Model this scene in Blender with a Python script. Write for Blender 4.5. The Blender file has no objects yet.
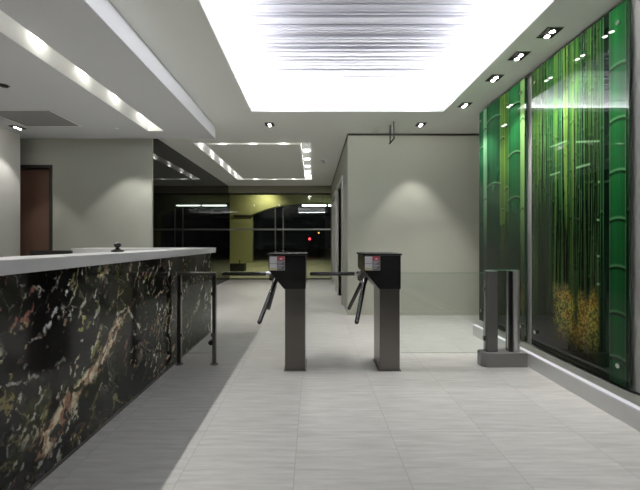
import bpy, bmesh, math, random
import numpy as np
from mathutils import Vector, Matrix

random.seed(7)
rng = np.random.default_rng(11)
SC = bpy.context.scene
COL = SC.collection

# ------------------------------------------------------------------ helpers
class MB:
    """collects shapes and links them as ONE mesh object"""
    def __init__(self): self.bm = bmesh.new()
    def box(self, x0, x1, y0, y1, z0, z1, bevel=0.0, seg=2):
        r = bmesh.ops.create_cube(self.bm, size=1.0)
        vs = r['verts']
        for v in vs:
            v.co = Vector(((x0+x1)/2 + v.co.x*(x1-x0), (y0+y1)/2 + v.co.y*(y1-y0), (z0+z1)/2 + v.co.z*(z1-z0)))
        if bevel > 0:
            es = list({e for v in vs for e in v.link_edges})
            bmesh.ops.bevel(self.bm, geom=es, offset=bevel, segments=seg, affect='EDGES', profile=0.5)
        return self
    def tube(self, a, b, r, r2=None, n=20, caps=True):
        a, b = Vector(a), Vector(b); d = b - a
        rot = d.to_track_quat('Z', 'Y').to_matrix().to_4x4()
        m = Matrix.Translation((a+b)/2) @ rot
        bmesh.ops.create_cone(self.bm, cap_ends=caps, cap_tris=False, segments=n, radius1=r, radius2=r if r2 is None else r2, depth=d.length, matrix=m)
        return self
    def sphere(self, c, r, sz=1.0, n=16):
        m = Matrix.Translation(Vector(c)) @ Matrix.Diagonal((1, 1, sz, 1))
        bmesh.ops.create_uvsphere(self.bm, u_segments=n, v_segments=n//2, radius=r, matrix=m)
        return self
    def lathe(self, prof, c=(0, 0, 0), n=24, axis='Z'):
        rings = []
        for (r, h) in prof:
            ring = []
            for i in range(n):
                t = 2*math.pi*i/n
                ring.append(self.bm.verts.new((c[0]+r*math.cos(t), c[1]+r*math.sin(t), c[2]+h)))
            rings.append(ring)
        for k in range(len(rings)-1):
            for i in range(n):
                j = (i+1) % n
                self.bm.faces.new((rings[k][i], rings[k][j], rings[k+1][j], rings[k+1][i]))
        self.bm.faces.new(list(reversed(rings[0]))); self.bm.faces.new(rings[-1])
        return self
    def prism_y(self, pts, y0, y1, bevel=0.0):
        a = [self.bm.verts.new((x, y0, z)) for x, z in pts]
        b = [self.bm.verts.new((x, y1, z)) for x, z in pts]
        fs = [self.bm.faces.new(a), self.bm.faces.new(list(reversed(b)))]
        n = len(pts)
        for i in range(n):
            j = (i+1) % n
            fs.append(self.bm.faces.new((a[j], a[i], b[i], b[j])))
        if bevel > 0:
            es = list({e for f in fs for e in f.edges})
            bmesh.ops.bevel(self.bm, geom=es, offset=bevel, segments=2, affect='EDGES', profile=0.5)
        return self
    def prism_z(self, pts, z0, z1, bevel=0.0):
        a = [self.bm.verts.new((x, y, z0)) for x, y in pts]
        b = [self.bm.verts.new((x, y, z1)) for x, y in pts]
        fs = [self.bm.faces.new(list(reversed(a))), self.bm.faces.new(b)]
        n = len(pts)
        for i in range(n):
            j = (i+1) % n
            fs.append(self.bm.faces.new((a[i], a[j], b[j], b[i])))
        if bevel > 0:
            es = list({e for f in fs for e in f.edges})
            bmesh.ops.bevel(self.bm, geom=es, offset=bevel, segments=2, affect='EDGES', profile=0.5)
        return self
    def slab(self, x0, x1, y0, y1, z0, z1, holes):
        """a horizontal slab with rectangular holes right through it"""
        xs = sorted({x0, x1, *[h[0] for h in holes], *[h[1] for h in holes]})
        ys = sorted({y0, y1, *[h[2] for h in holes], *[h[3] for h in holes]})
        V = {}
        def v(x, y, z):
            k = (x, y, z)
            if k not in V: V[k] = self.bm.verts.new(k)
            return V[k]
        def solid(i, j):
            if i < 0 or j < 0 or i >= len(xs)-1 or j >= len(ys)-1: return False
            cx, cy = (xs[i]+xs[i+1])/2, (ys[j]+ys[j+1])/2
            return not any(h[0] < cx < h[1] and h[2] < cy < h[3] for h in holes)
        for i in range(len(xs)-1):
            for j in range(len(ys)-1):
                if not solid(i, j): continue
                a, b, c, d = xs[i], xs[i+1], ys[j], ys[j+1]
                F = self.bm.faces.new
                F((v(a,c,z0), v(a,d,z0), v(b,d,z0), v(b,c,z0)))
                F((v(a,c,z1), v(b,c,z1), v(b,d,z1), v(a,d,z1)))
                if not solid(i-1, j): F((v(a,c,z0), v(a,c,z1), v(a,d,z1), v(a,d,z0)))
                if not solid(i+1, j): F((v(b,c,z0), v(b,d,z0), v(b,d,z1), v(b,c,z1)))
                if not solid(i, j-1): F((v(a,c,z0), v(b,c,z0), v(b,c,z1), v(a,c,z1)))
                if not solid(i, j+1): F((v(a,d,z0), v(a,d,z1), v(b,d,z1), v(b,d,z0)))
        return self
    def build(self, name, m, parent=None, smooth=False):
        bmesh.ops.recalc_face_normals(self.bm, faces=self.bm.faces[:])
        me = bpy.data.meshes.new(name); self.bm.to_mesh(me); self.bm.free()
        if m is not None: me.materials.append(m)
        if smooth:
            for p in me.polygons: p.use_smooth = True
            me.set_sharp_from_angle(angle=math.radians(40))
        o = bpy.data.objects.new(name, me); COL.objects.link(o)
        if parent: o.parent = parent
        return o

def empty(name, loc=(0, 0, 0)):
    o = bpy.data.objects.new(name, None); o.empty_display_size = 0.1
    COL.objects.link(o); o.location = loc
    return o
def tag(o, label=None, cat=None, group=None, kind=None):
    for k, v in (('label', label), ('category', cat), ('group', group), ('kind', kind)):
        if v: o[k] = v
    return o
def struct(o, label, cat): return tag(o, label, cat, None, 'structure')
def copy_tree(o, parent=None):
    c = o.copy(); COL.objects.link(c)
    if parent: c.parent = parent
    for ch in [x for x in COL.objects if x.parent == o]: copy_tree(ch, c)
    return c

# ------------------------------------------------------------------ materials
def srgb(r, g, b):
    f = lambda c: (c/255/12.92) if c/255 <= 0.04045 else (((c/255)+0.055)/1.055)**2.4
    return (f(r), f(g), f(b), 1)
def mat(name, col, rough=0.5, metal=0.0, var=0.0, scale=8.0, stretch=(1, 1, 1), bump=0.0, spec=0.5, coat=0.0):
    m = bpy.data.materials.new(name); m.use_nodes = True
    nt = m.node_tree; b = nt.nodes['Principled BSDF']
    b.inputs['Base Color'].default_value = col
    b.inputs['Roughness'].default_value = rough; b.inputs['Metallic'].default_value = metal
    b.inputs['Specular IOR Level'].default_value = spec
    b.inputs['Coat Weight'].default_value = coat; b.inputs['Coat Roughness'].default_value = 0.03
    if var > 0 or bump > 0:
        tc = nt.nodes.new('ShaderNodeTexCoord'); mp = nt.nodes.new('ShaderNodeMapping'); mp.inputs['Scale'].default_value = stretch
        nz = nt.nodes.new('ShaderNodeTexNoise'); nz.inputs['Scale'].default_value = scale; nz.inputs['Detail'].default_value = 6
        nt.links.new(tc.outputs['Object'], mp.inputs[0]); nt.links.new(mp.outputs[0], nz.inputs['Vector'])
        if var > 0:
            mx = nt.nodes.new('ShaderNodeMix'); mx.data_type = 'RGBA'
            mx.inputs[6].default_value = tuple(c*(1-var) for c in col[:3])+(1,)
            mx.inputs[7].default_value = tuple(min(1, c*(1+var)) for c in col[:3])+(1,)
            nt.links.new(nz.outputs['Fac'], mx.inputs[0]); nt.links.new(mx.outputs[2], b.inputs['Base Color'])
        if bump > 0:
            bp = nt.nodes.new('ShaderNodeBump'); bp.inputs['Strength'].default_value = bump; bp.inputs['Distance'].default_value = 0.01
            nt.links.new(nz.outputs['Fac'], bp.inputs['Height']); nt.links.new(bp.outputs[0], b.inputs['Normal'])
    return m
def emit(name, col, strength):
    m = bpy.data.materials.new(name); m.use_nodes = True
    nt = m.node_tree; nt.nodes.clear()
    e = nt.nodes.new('ShaderNodeEmission'); e.inputs[0].default_value = col; e.inputs[1].default_value = strength
    o = nt.nodes.new('ShaderNodeOutputMaterial'); nt.links.new(e.outputs[0], o.inputs[0])
    return m
def glass(name, tint=(0.93, 0.97, 0.95, 1), rough=0.0, ior=1.45):
    """thin architectural pane: clear transmission plus Fresnel reflection"""
    m = bpy.data.materials.new(name); m.use_nodes = True
    nt = m.node_tree; nt.nodes.clear()
    tr = nt.nodes.new('ShaderNodeBsdfTransparent'); tr.inputs[0].default_value = tint
    gl = nt.nodes.new('ShaderNodeBsdfGlossy'); gl.inputs['Roughness'].default_value = rough
    fr = nt.nodes.new('ShaderNodeFresnel'); fr.inputs[0].default_value = ior
    mx = nt.nodes.new('ShaderNodeMixShader'); o = nt.nodes.new('ShaderNodeOutputMaterial')
    nt.links.new(fr.outputs[0], mx.inputs[0]); nt.links.new(tr.outputs[0], mx.inputs[1]); nt.links.new(gl.outputs[0], mx.inputs[2])
    nt.links.new(mx.outputs[0], o.inputs[0])
    return m
def attr_mat(name, rough, coat=0.0, spec=0.5, noise=0.0):
    m = bpy.data.materials.new(name); m.use_nodes = True
    nt = m.node_tree; b = nt.nodes['Principled BSDF']
    a = nt.nodes.new('ShaderNodeVertexColor'); a.layer_name = 'art'
    b.inputs['Roughness'].default_value = rough; b.inputs['Specular IOR Level'].default_value = spec
    b.inputs['Coat Weight'].default_value = coat; b.inputs['Coat Roughness'].default_value = 0.015
    if noise > 0:
        tc = nt.nodes.new('ShaderNodeTexCoord'); nz = nt.nodes.new('ShaderNodeTexNoise')
        nz.inputs['Scale'].default_value = 90; nz.inputs['Detail'].default_value = 5
        rp = nt.nodes.new('ShaderNodeMapRange'); rp.inputs[3].default_value = 1-noise; rp.inputs[4].default_value = 1+noise
        mx = nt.nodes.new('ShaderNodeVectorMath'); mx.operation = 'SCALE'
        nt.links.new(tc.outputs['Object'], nz.inputs['Vector']); nt.links.new(nz.outputs['Fac'], rp.inputs[0])
        nt.links.new(a.outputs['Color'], mx.inputs[0]); nt.links.new(rp.outputs[0], mx.inputs['Scale'])
        nt.links.new(mx.outputs[0], b.inputs['Base Color'])
    else:
        nt.links.new(a.outputs['Color'], b.inputs['Base Color'])
        b.inputs['Coat IOR'].default_value = 1.31
    return m

def floor_mat(x_off, y_off, tx, ty):
    m = bpy.data.materials.new('floor_tiles'); m.use_nodes = True
    nt = m.node_tree; b = nt.nodes['Principled BSDF']; N = nt.nodes.new; L = nt.links.new
    geo = N('ShaderNodeNewGeometry'); sep = N('ShaderNodeSeparateXYZ'); L(geo.outputs['Position'], sep.inputs[0])
    def mth(op, a, bb=None):
        n = N('ShaderNodeMath'); n.operation = op
        for i, s in enumerate((a, bb)):
            if s is None: continue
            if isinstance(s, (int, float)): n.inputs[i].default_value = s
            else: L(s, n.inputs[i])
        return n.outputs[0]
    ux = mth('DIVIDE', mth('SUBTRACT', sep.outputs[0], x_off), tx)
    uy = mth('DIVIDE', mth('SUBTRACT', sep.outputs[1], y_off), ty)
    ix, iy = mth('FLOOR', ux), mth('FLOOR', uy)
    fx, fy = mth('FRACT', ux), mth('FRACT', uy)
    def edge(f, t, w): # 1 in the grout
        d = mth('MINIMUM', f, mth('SUBTRACT', 1.0, f))
        return mth('LESS_THAN', d, w/t)
    gr = mth('MAXIMUM', edge(fx, tx, 0.0016), edge(fy, ty, 0.0016))
    cmb = N('ShaderNodeCombineXYZ'); L(ix, cmb.inputs[0]); L(iy, cmb.inputs[1])
    wn = N('ShaderNodeTexWhiteNoise'); wn.noise_dimensions = '2D'; L(cmb.outputs[0], wn.inputs['Vector'])
    # streaks that run across the tile, shifted from tile to tile
    off = N('ShaderNodeVectorMath'); off.operation = 'MULTIPLY_ADD'
    L(wn.outputs['Color'], off.inputs[0]); off.inputs[1].default_value = (9, 9, 0); 
    sc = N('ShaderNodeVectorMath'); sc.operation = 'MULTIPLY'; L(geo.outputs['Position'], sc.inputs[0]); sc.inputs[1].default_value = (2.2, 24.0, 1)
    L(sc.outputs[0], off.inputs[2])
    nz = N('ShaderNodeTexNoise'); nz.inputs['Scale'].default_value = 1.6; nz.inputs['Detail'].default_value = 7; nz.inputs['Roughness'].default_value = 0.62
    L(off.outputs[0], nz.inputs['Vector'])
    cr = N('ShaderNodeValToRGB'); e = cr.color_ramp.elements
    e[0].position = 0.30; e[0].color = srgb(182, 180, 175); e[1].position = 0.72; e[1].color = srgb(212, 211, 206)
    L(nz.outputs['Fac'], cr.inputs[0])
    br = N('ShaderNodeMapRange'); br.inputs[3].default_value = 0.95; br.inputs[4].default_value = 1.03; L(wn.outputs['Value'], br.inputs[0])
    vs = N('ShaderNodeVectorMath'); vs.operation = 'SCALE'; L(cr.outputs[0], vs.inputs[0]); L(br.outputs[0], vs.inputs['Scale'])
    mx = N('ShaderNodeMix'); mx.data_type = 'RGBA'; L(gr, mx.inputs[0]); L(vs.outputs[0], mx.inputs[6]); mx.inputs[7].default_value = srgb(168, 166, 160)
    L(mx.outputs[2], b.inputs['Base Color'])
    rr = N('ShaderNodeMapRange'); rr.inputs[3].default_value = 0.26; rr.inputs[4].default_value = 0.42; L(nz.outputs['Fac'], rr.inputs[0])
    L(rr.outputs[0], b.inputs['Roughness'])
    bp = N('ShaderNodeBump'); bp.inputs['Strength'].default_value = 0.06; bp.inputs['Distance'].default_value = 0.004
    L(nz.outputs['Fac'], bp.inputs['Height']); L(bp.outputs[0], b.inputs['Normal'])
    return m

M = {}
M['ceiling'] = mat('ceiling_paint', srgb(238, 239, 235), 0.85, var=0.015, scale=3)
M['bulkhead'] = mat('bulkhead_paint', srgb(202, 203, 206), 0.85, var=0.015, scale=3)
M['wall_back'] = mat('wall_paint_lit', srgb(192, 193, 178), 0.8, var=0.02, scale=2.5, bump=0.02)  # lighter copy of the wall paint, its brighter light put into the colour
M['ceiling_white'] = mat('white_paint', srgb(235, 236, 236), 0.7, var=0.01, scale=4)
M['wall'] = mat('wall_paint', srgb(166, 168, 157), 0.8, var=0.02, scale=2.5, bump=0.02)  # same paint as the back wall, kept darker for the dimmer reception
M['wall_side'] = mat('side_wall_paint', srgb(205, 203, 198), 0.75, var=0.015, scale=2.5)
M['wall_dark'] = mat('rear_wall_paint', srgb(120, 118, 112), 0.8, var=0.02, scale=2)
M['floor'] = floor_mat(-0.089, 2.03, 0.535, 0.54)
M['black_glass'] = mat('black_glass_cladding', srgb(10, 10, 11), 0.02, var=0.05, scale=2, spec=0.38)
M['slab_white'] = mat('white_quartz', srgb(206, 206, 206), 0.3, var=0.025, scale=40)
M['marble'] = attr_mat('black_gold_marble', 0.10, coat=0.0, spec=0.32, noise=0.30)
M['mural'] = attr_mat('acrylic_print', 0.4, coat=1.0, spec=0.0)
M['acrylic'] = mat('acrylic_edge', srgb(30, 60, 42), 0.1, var=0.05, scale=5)
M['steel'] = mat('brushed_steel', srgb(150, 150, 148), 0.28, 1.0, var=0.06, scale=20, stretch=(1, 1, 12))
M['steel_dark'] = mat('dark_brushed_steel', srgb(112, 108, 104), 0.30, 1.0, var=0.07, scale=24, stretch=(1, 1, 14))
M['chrome'] = mat('polished_chrome', srgb(200, 200, 198), 0.12, 1.0, var=0.02, scale=10)
M['gate_post'] = mat('satin_gate_post', srgb(104, 103, 101), 0.42, 0.45, var=0.06, scale=20, stretch=(1, 1, 12))
M['gate_steel'] = mat('bright_gate_post', srgb(188, 188, 186), 0.32, 0.6, var=0.04, scale=20, stretch=(1, 1, 12))
M['lift_frame'] = mat('satin_lift_frame', srgb(205, 205, 200), 0.45, 0.25, var=0.03, scale=10)
M['gap_shade'] = mat('painted_gap_shade', srgb(76, 75, 66), 0.6, var=0.04, scale=10)  # dark tone stands for the shade inside a ceiling gap
M['gunmetal'] = mat('dark_polished_tube', srgb(70, 70, 70), 0.16, 1.0, var=0.04, scale=10)
M['black_gloss'] = mat('black_housing', srgb(17, 17, 18), 0.32, var=0.06, scale=30)
M['lid_black'] = mat('black_lid', srgb(13, 13, 14), 0.45, var=0.05, scale=30, spec=0.3)
M['black_matt'] = mat('black_matt', srgb(22, 22, 22), 0.6, var=0.05, scale=30)
M['gate_paint'] = mat('grey_gate_base', srgb(132, 131, 130), 0.5, 0.0, var=0.05, scale=14)
M['ledge_stone'] = mat('ledge_stone', srgb(222, 222, 220), 0.35, var=0.03, scale=14)
M['ledge_top'] = mat('ledge_top_stone', srgb(118, 120, 112), 0.30, var=0.06, scale=18)
M['white_edge'] = mat('white_edge_strip', srgb(240, 240, 246), 0.35, var=0.01, scale=9)
M['wood'] = mat('brown_door_wood', srgb(112, 84, 70), 0.5, var=0.16, scale=5, stretch=(9, 9, 0.7))
M['frame_dark'] = mat('dark_door_frame', srgb(42, 40, 36), 0.5, var=0.05, scale=10)
M['panel_grey'] = mat('grey_access_panel', srgb(142, 142, 142), 0.8, var=0.03, scale=30)
M['glass'] = glass('clear_glass', (0.95, 0.975, 0.96, 1))
M['glass_front'] = glass('entrance_glass', (0.80, 0.82, 0.76, 1), 0.0, 1.5)
M['glass_edge'] = mat('green_glass_edge', srgb(120, 168, 140), 0.15, var=0.03, scale=9)
M['label_white'] = mat('label_white', srgb(228, 230, 234), 0.4, var=0.01, scale=30)
M['label_grey'] = mat('label_grey', srgb(120, 116, 120), 0.4, var=0.03, scale=30)
M['label_red'] = mat('label_red', srgb(205, 70, 84), 0.4, var=0.03, scale=30)
M['label_ink'] = mat('label_ink', srgb(62, 60, 64), 0.5, var=0.03, scale=30)
M['label_yellow'] = mat('label_yellow', srgb(214, 205, 150), 0.5, var=0.03, scale=30)
M['olive'] = mat('olive_plaster', srgb(160, 160, 116), 0.85, var=0.10, scale=1.6, bump=0.05)
M['ground'] = mat('outdoor_paving', srgb(182, 180, 150), 0.5, var=0.08, scale=1.2)
M['night'] = mat('dark_canopy', srgb(40, 40, 34), 0.8, var=0.05, scale=2)
M['header'] = mat('header_paint', srgb(150, 146, 124), 0.7, var=0.03, scale=3)
M['mullion'] = mat('satin_mullion', srgb(165, 165, 160), 0.35, 0.8, var=0.03, scale=12)
M['lamp'] = emit('downlight_lamp', (1.0, 0.97, 0.90, 1), 40.0)
M['slot_led'] = emit('slot_led', (1.0, 0.97, 0.86, 1), 60.0)
M['coffer_led'] = emit('coffer_led', (1.0, 0.98, 0.94, 1), 45.0)
M['cove_led'] = emit('cove_led', (0.97, 0.98, 1.0, 1), 130.0)
M['tube'] = emit('fluorescent_tube', (0.86, 1.0, 0.94, 1), 14.0)
M['red_light'] = emit('red_lens', (1.0, 0.04, 0.06, 1), 6.0)
M['amber_light'] = emit('amber_lens', (1.0, 0.45, 0.12, 1), 3.0)
M['slat_metal'] = mat('satin_slats', srgb(158, 158, 166), 0.5, 0.1, var=0.14, scale=3, stretch=(0.01, 40, 1))

# ------------------------------------------------------------------ numpy noise
def vnoise(x, y, seed):
    xi, yi = np.floor(x).astype(np.int64), np.floor(y).astype(np.int64)
    fx, fy = x-xi, y-yi
    fx, fy = fx*fx*(3-2*fx), fy*fy*(3-2*fy)
    def h(a, b):
        n = (a*374761393 + b*668265263 + seed*982451653) & 0xffffffff
        n = ((n ^ (n >> 13))*1274126177) & 0xffffffff
        return ((n ^ (n >> 16)) & 0xffff)/65535.0
    return (h(xi, yi)*(1-fx)+h(xi+1, yi)*fx)*(1-fy) + (h(xi, yi+1)*(1-fx)+h(xi+1, yi+1)*fx)*fy
def fbm(x, y, seed, oct=4):
    s, a, t = 0, 0.5, 0
    for k in range(oct):
        s = s + a*vnoise(x*2**k, y*2**k, seed+k*17); t += a; a *= 0.5
    return s/t
def sstep(a, b, x):
    t = np.clip((x-a)/(b-a), 0, 1); return t*t*(3-2*t)
def lin(c):
    c = np.clip(np.asarray(c, float)/255, 0, 1)
    return np.where(c <= 0.04045, c/12.92, ((c+0.055)/1.055)**2.4)
def grid_sheet(name, x, y0, y1, z0, z1, ny, nz, paint, m, parent):
    """a sheet standing in the plane X = x, coloured by paint(Y, Z) -> sRGB 0..255"""
    Y, Z = np.meshgrid(np.linspace(y0, y1, ny), np.linspace(z0, z1, nz), indexing='ij')
    co = np.stack([np.full(Y.size, x), Y.ravel(), Z.ravel()], 1)
    i, j = np.meshgrid(np.arange(ny-1), np.arange(nz-1), indexing='ij')
    a = (i*nz+j).ravel(); f = np.stack([a, a+1, a+nz+1, a+nz], 1)
    if name == 'front_panel': f = f[:, ::-1]
    me = bpy.data.meshes.new(name)
    me.vertices.add(len(co)); me.vertices.foreach_set('co', co.ravel().astype(np.float32))
    me.loops.add(f.size); me.loops.foreach_set('vertex_index', f.ravel().astype(np.int32))
    me.polygons.add(len(f)); me.polygons.foreach_set('loop_start', np.arange(0, f.size, 4, dtype=np.int32))
    me.update(calc_edges=True)
    rgb = lin(paint(Y.ravel(), Z.ravel())*(0.86 if name == 'print' else 1.0))
    ca = me.color_attributes.new('art', 'FLOAT_COLOR', 'POINT')
    ca.data.foreach_set('color', np.concatenate([rgb, np.ones((len(rgb), 1))], 1).ravel().astype(np.float32))
    me.materials.append(m); me.validate()
    o = bpy.data.objects.new(name, me); COL.objects.link(o)
    if parent: o.parent = parent
    return o

# ------------------------------------------------------------------ camera
H = 1.10; F = 350.0
cam = bpy.data.cameras.new('camera'); co = bpy.data.objects.new('camera', cam); COL.objects.link(co)
co.location = (0, 0, H); co.rotation_euler = (math.radians(90), 0, 0)
cam.sensor_width = 36; cam.lens = F/640*36
cam.shift_x = 7/640; cam.shift_y = -3/640; cam.clip_start = 0.05; cam.clip_end = 200
SC.camera = co

# ------------------------------------------------------------------ room shell
CZ = 2.73      # ceiling
SZ = 2.556     # underside of the dropped ceiling over reception
YE = 10.30     # entrance glazing
TX0, TX1, TY0, TY1 = -0.77, 1.63, 0.7, 4.38       # big light tray
KX0, KX1, KY0, KY1 = -1.97, -0.03, 5.76, 9.13     # corridor coffer
struct(MB().box(-5, 4.2, -3.0, YE, -0.10, 0).build('floor', M['floor']), 'pale streaky grey tiled floor of the lobby', 'floor')
struct(MB().slab(-5, 4.2, -3.0, YE, CZ, CZ+0.05, [(TX0, TX1, TY0, TY1), (KX0, KX1, KY0, KY1)]).build('ceiling', M['ceiling']), 'pale grey plaster ceiling around the big bright light tray', 'ceiling')

# the big light tray: side walls set back behind the lip, a satin slatted lid, LED strips lying on the lip
S = 0.15; TZ = 3.06
tray = struct(empty('ceiling_tray'), 'bright recessed ceiling tray with cove light around a streaked metal lid', 'ceiling')
mb = MB()
z0 = CZ+0.051
mb.box(TX0-S-0.03, TX0-S, TY0-S, TY1+S, z0, TZ).box(TX1+S, TX1+S+0.03, TY0-S, TY1+S, z0, TZ)
mb.box(TX0-S, TX1+S, TY1+S, TY1+S+0.03, z0, TZ).box(TX0-S, TX1+S, TY0-S-0.03, TY0-S, z0, TZ)
mb.build('side', M['ceiling_white'], tray)
MB().box(TX0-S-0.03, TX1+S+0.03, TY0-S-0.03, TY1+S+0.03, TZ, TZ+0.03).build('lid', M['ceiling_white'], tray)
mb = MB(); y = TY0-S+0.01
while y < TY1+S-0.07:
    w = random.choice((0.010, 0.015, 0.022, 0.032))
    mb.box(TX0-S+0.001, TX1+S-0.001, y, y+w, TZ-0.012-random.uniform(0, 0.02), TZ-0.002)
    y += w+random.choice((0.005, 0.009, 0.016))
sl = mb.build('slat', M['slat_metal'], tray); tag(sl, kind='stuff')
LW = 0.05
for (a, b, c, d) in ((TX0-S+0.03, TX0-S+0.03+LW, TY0, TY1), (TX1+S-0.03-LW, TX1+S-0.03, TY0, TY1),
                     (TX0, TX1, TY1+S-0.03-LW, TY1+S-0.03), (TX0, TX1, TY0-S+0.03, TY0-S+0.03+LW)):
    MB().box(a, b, c, d, z0+0.001, z0+0.02).build('light_strip', M['cove_led'], tray)

# the corridor coffer: a panel hanging level with the ceiling, a lit slot all round it
cof = struct(empty('ceiling_coffer'), 'rectangular corridor ceiling panel outlined by bright light slots', 'ceiling')
kz = CZ+0.16
mb = MB()
mb.box(KX0-0.02, KX0, KY0, KY1, CZ+0.051, kz).box(KX1, KX1+0.02, KY0, KY1, CZ+0.051, kz)
mb.box(KX0-0.02, KX1+0.02, KY0-0.02, KY0, CZ+0.051, kz).box(KX0-0.02, KX1+0.02, KY1, KY1+0.02, CZ+0.051, kz)
mb.box(KX0-0.02, KX1+0.02, KY0-0.02, KY1+0.02, kz, kz+0.02)
mb.build('recess', M['ceiling_white'], cof)
PX0, PX1, PY0, PY1 = KX0+0.175, KX1-0.175, KY0+0.09, KY1-0.12
MB().box(PX0, PX1, PY0, PY1, CZ, CZ+0.10).build('panel', M['ceiling'], cof)
def lamp_spot(name, loc, energy, size, blend, target=None, col=(1, 0.975, 0.94), r=0.02):
    l = bpy.data.lights.new(name, 'SPOT'); l.energy = energy; l.spot_size = math.radians(size); l.spot_blend = blend
    l.color = col; l.shadow_soft_size = r
    o = bpy.data.objects.new(name, l); COL.objects.link(o); o.location = loc
    d = Vector(target)-Vector(loc) if target else Vector((0, 0, -1))
    o.rotation_euler = d.to_track_quat('-Z', 'Y').to_euler()
    return o
def lamp_point(name, loc, energy, col, r=0.02):
    l = bpy.data.lights.new(name, 'POINT'); l.energy = energy; l.color = col; l.shadow_soft_size = r
    o = bpy.data.objects.new(name, l); COL.objects.link(o); o.location = loc
    return o
for y in (6.15, 6.85, 7.55, 8.25, 8.9):
    for x in (KX0+0.10, KX1-0.10):
        (MB().tube((x, y, kz-0.012), (x, y, kz-0.001), 0.03) if x < -1 else MB().box(x-0.05, x+0.05, y-0.05, y+0.05, kz-0.012, kz-0.001, 0.003)).build('lamp', M['coffer_led'], cof)
        lamp_spot('coffer_lamp', (x, y, kz-0.02), 26.0, 80, 0.5, None, (1, 0.98, 0.94), 0.02)
for x in (-1.5, -1.0, -0.5):
    for y in (KY0+0.045, KY1-0.06):
        MB().tube((x, y, kz-0.012), (x, y, kz-0.001), 0.025).build('lamp', M['coffer_led'], cof)
        lamp_spot('coffer_lamp', (x, y, kz-0.02), 8.0, 70, 0.5, None, (1, 0.98, 0.94), 0.02)

# dropped ceiling over the reception with its lit slot
SX = -1.38; LX0, LX1, LY1 = -2.17, -1.96, 4.60
sof = struct(empty('ceiling_bulkhead'), 'dropped pale ceiling over the reception counter with a lit slot', 'ceiling')
MB().slab(-5, SX, -3.0, 4.93, SZ, CZ-0.001, [(LX0, LX1, -1.5, LY1)]).build('panel', M['bulkhead'], sof)
MB().box(SX+0.0005, SX+0.004, -3.0, 4.93, SZ, CZ-0.001).build('fascia', M['white_edge'], sof)
mb = MB(); mb.box(LX0+0.0005, LX0+0.004, -1.5, LY1-0.005, SZ+0.001, CZ-0.003).box(LX0+0.0045, LX1-0.001, LY1-0.006, LY1-0.001, SZ+0.001, CZ-0.003)
mb.build('slot_lining', M['ceiling_white'], sof)
for y in (-0.5, 0.04, 0.58, 1.12, 1.66, 2.20, 2.75, 3.29, 3.82, 4.42):
    MB().tube((LX0+0.045, y, CZ-0.02), (LX0+0.045, y, CZ-0.002), 0.022).build('lamp', M['slot_led'], sof)
    lamp_spot('slot_lamp', (LX1-0.028, y, SZ+0.012), 24.0, 96, 0.35, None, (1, 0.975, 0.93), 0.01)

# walls
struct(MB().box(0.527, 4.2, 5.27, 5.47, 0, CZ).build('wall_back', M['wall_back']), 'pale wall with a lamp scallop behind the turnstiles', 'wall')
struct(MB().box(0.534, 4.1, 5.256, 5.269, 0, 0.06).build('baseboard_back', M['wall_back']), 'low painted baseboard of the wall behind the turnstiles', 'baseboard')
struct(MB().box(2.11, 2.35, -3.0, 4.32, 0, CZ).build('wall_right', M['wall_side']), 'light grey wall carrying the two bamboo panels', 'wall')
struct(MB().box(4.1, 4.2, 4.32, 5.27, 0, CZ).build('wall_passage', M['wall']), 'end wall of the passage beyond the bamboo panels', 'wall')
struct(MB().box(2.35, 4.2, 4.20, 4.32, 0, CZ).build('wall_return', M['wall']), 'hidden side wall of the passage', 'wall')
struct(MB().box(-5, 2.35, -3.12, -3.0, 0, CZ).build('wall_rear', M['wall_dark']), 'wall behind the viewer', 'wall')
struct(MB().box(-4.10, -3.965, -3.0, 4.74, 0, SZ-0.001).build('wall_left', M['wall_side']), 'light grey wall at the far side of reception lit by a downlight', 'wall')
mb = MB(); dx0, dx1, dz = -4.52, -3.67, 2.185
mb.box(-5, dx0, 4.93, 4.97, 0, SZ-0.001).box(dx1, -2.27, 4.93, 4.97, 0, CZ-0.001).box(dx0, dx1, 4.93, 4.97, dz, SZ-0.001)
struct(mb.build('wall_reception', M['wall']), 'pale olive grey wall behind reception with the brown door', 'wall')
struct(MB().box(-2.55, -2.45, 4.971, YE, 0, CZ-0.001).build('wall_corridor', M['black_glass']), 'glossy black glass wall along the corridor mirroring the lights', 'wall')
# right corridor wall with two lift doorways
mb = MB()
D1, D2, DH = (6.16, 7.20), (7.86, 9.02), 2.2
for a, b in ((5.471, D1[0]), (D1[1], D2[0]), (D2[1], YE)): mb.box(0.527, 0.75, a, b, 0, CZ)
for a, b in (D1, D2): mb.box(0.527, 0.75, a, b, DH, CZ)
struct(mb.build('wall_lift', M['wall']), 'pale corridor wall with two tall lift doorways', 'wall')
for n, (a, b) in enumerate((D1, D2)):
    d = struct(empty('door_%d' % (n+2), (0.527, (a+b)/2, 0)), ('nearer' if n == 0 else 'farther') + ' dark lift door with steel jambs in the corridor wall', 'door')
    hw = (b-a)/2
    MB().box(0.14, 0.17, -hw+0.001, -0.004, 0.0, DH-0.02).build('leaf', M['steel_dark'], d)
    MB().box(0.14, 0.17, 0.004, hw-0.001, 0.0, DH-0.02).build('leaf', M['steel_dark'], d)
    mb = MB(); j = 0.06
    mb.prism_y([(-0.03, 0.0), (0.14, 0.0), (0.14, DH+j), (-0.03, DH+j)], -hw-j, -hw+0.0)
    mb.build('jamb', M['lift_frame'], d)
    MB().prism_y([(-0.03, 0.0), (0.14, 0.0), (0.14, DH+j), (-0.03, DH+j)], hw, hw+j).build('jamb', M['lift_frame'], d)
    MB().box(-0.03, 0.14, -hw, hw, DH-0.02, DH+j).build('lintel', M['lift_frame'], d)

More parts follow.
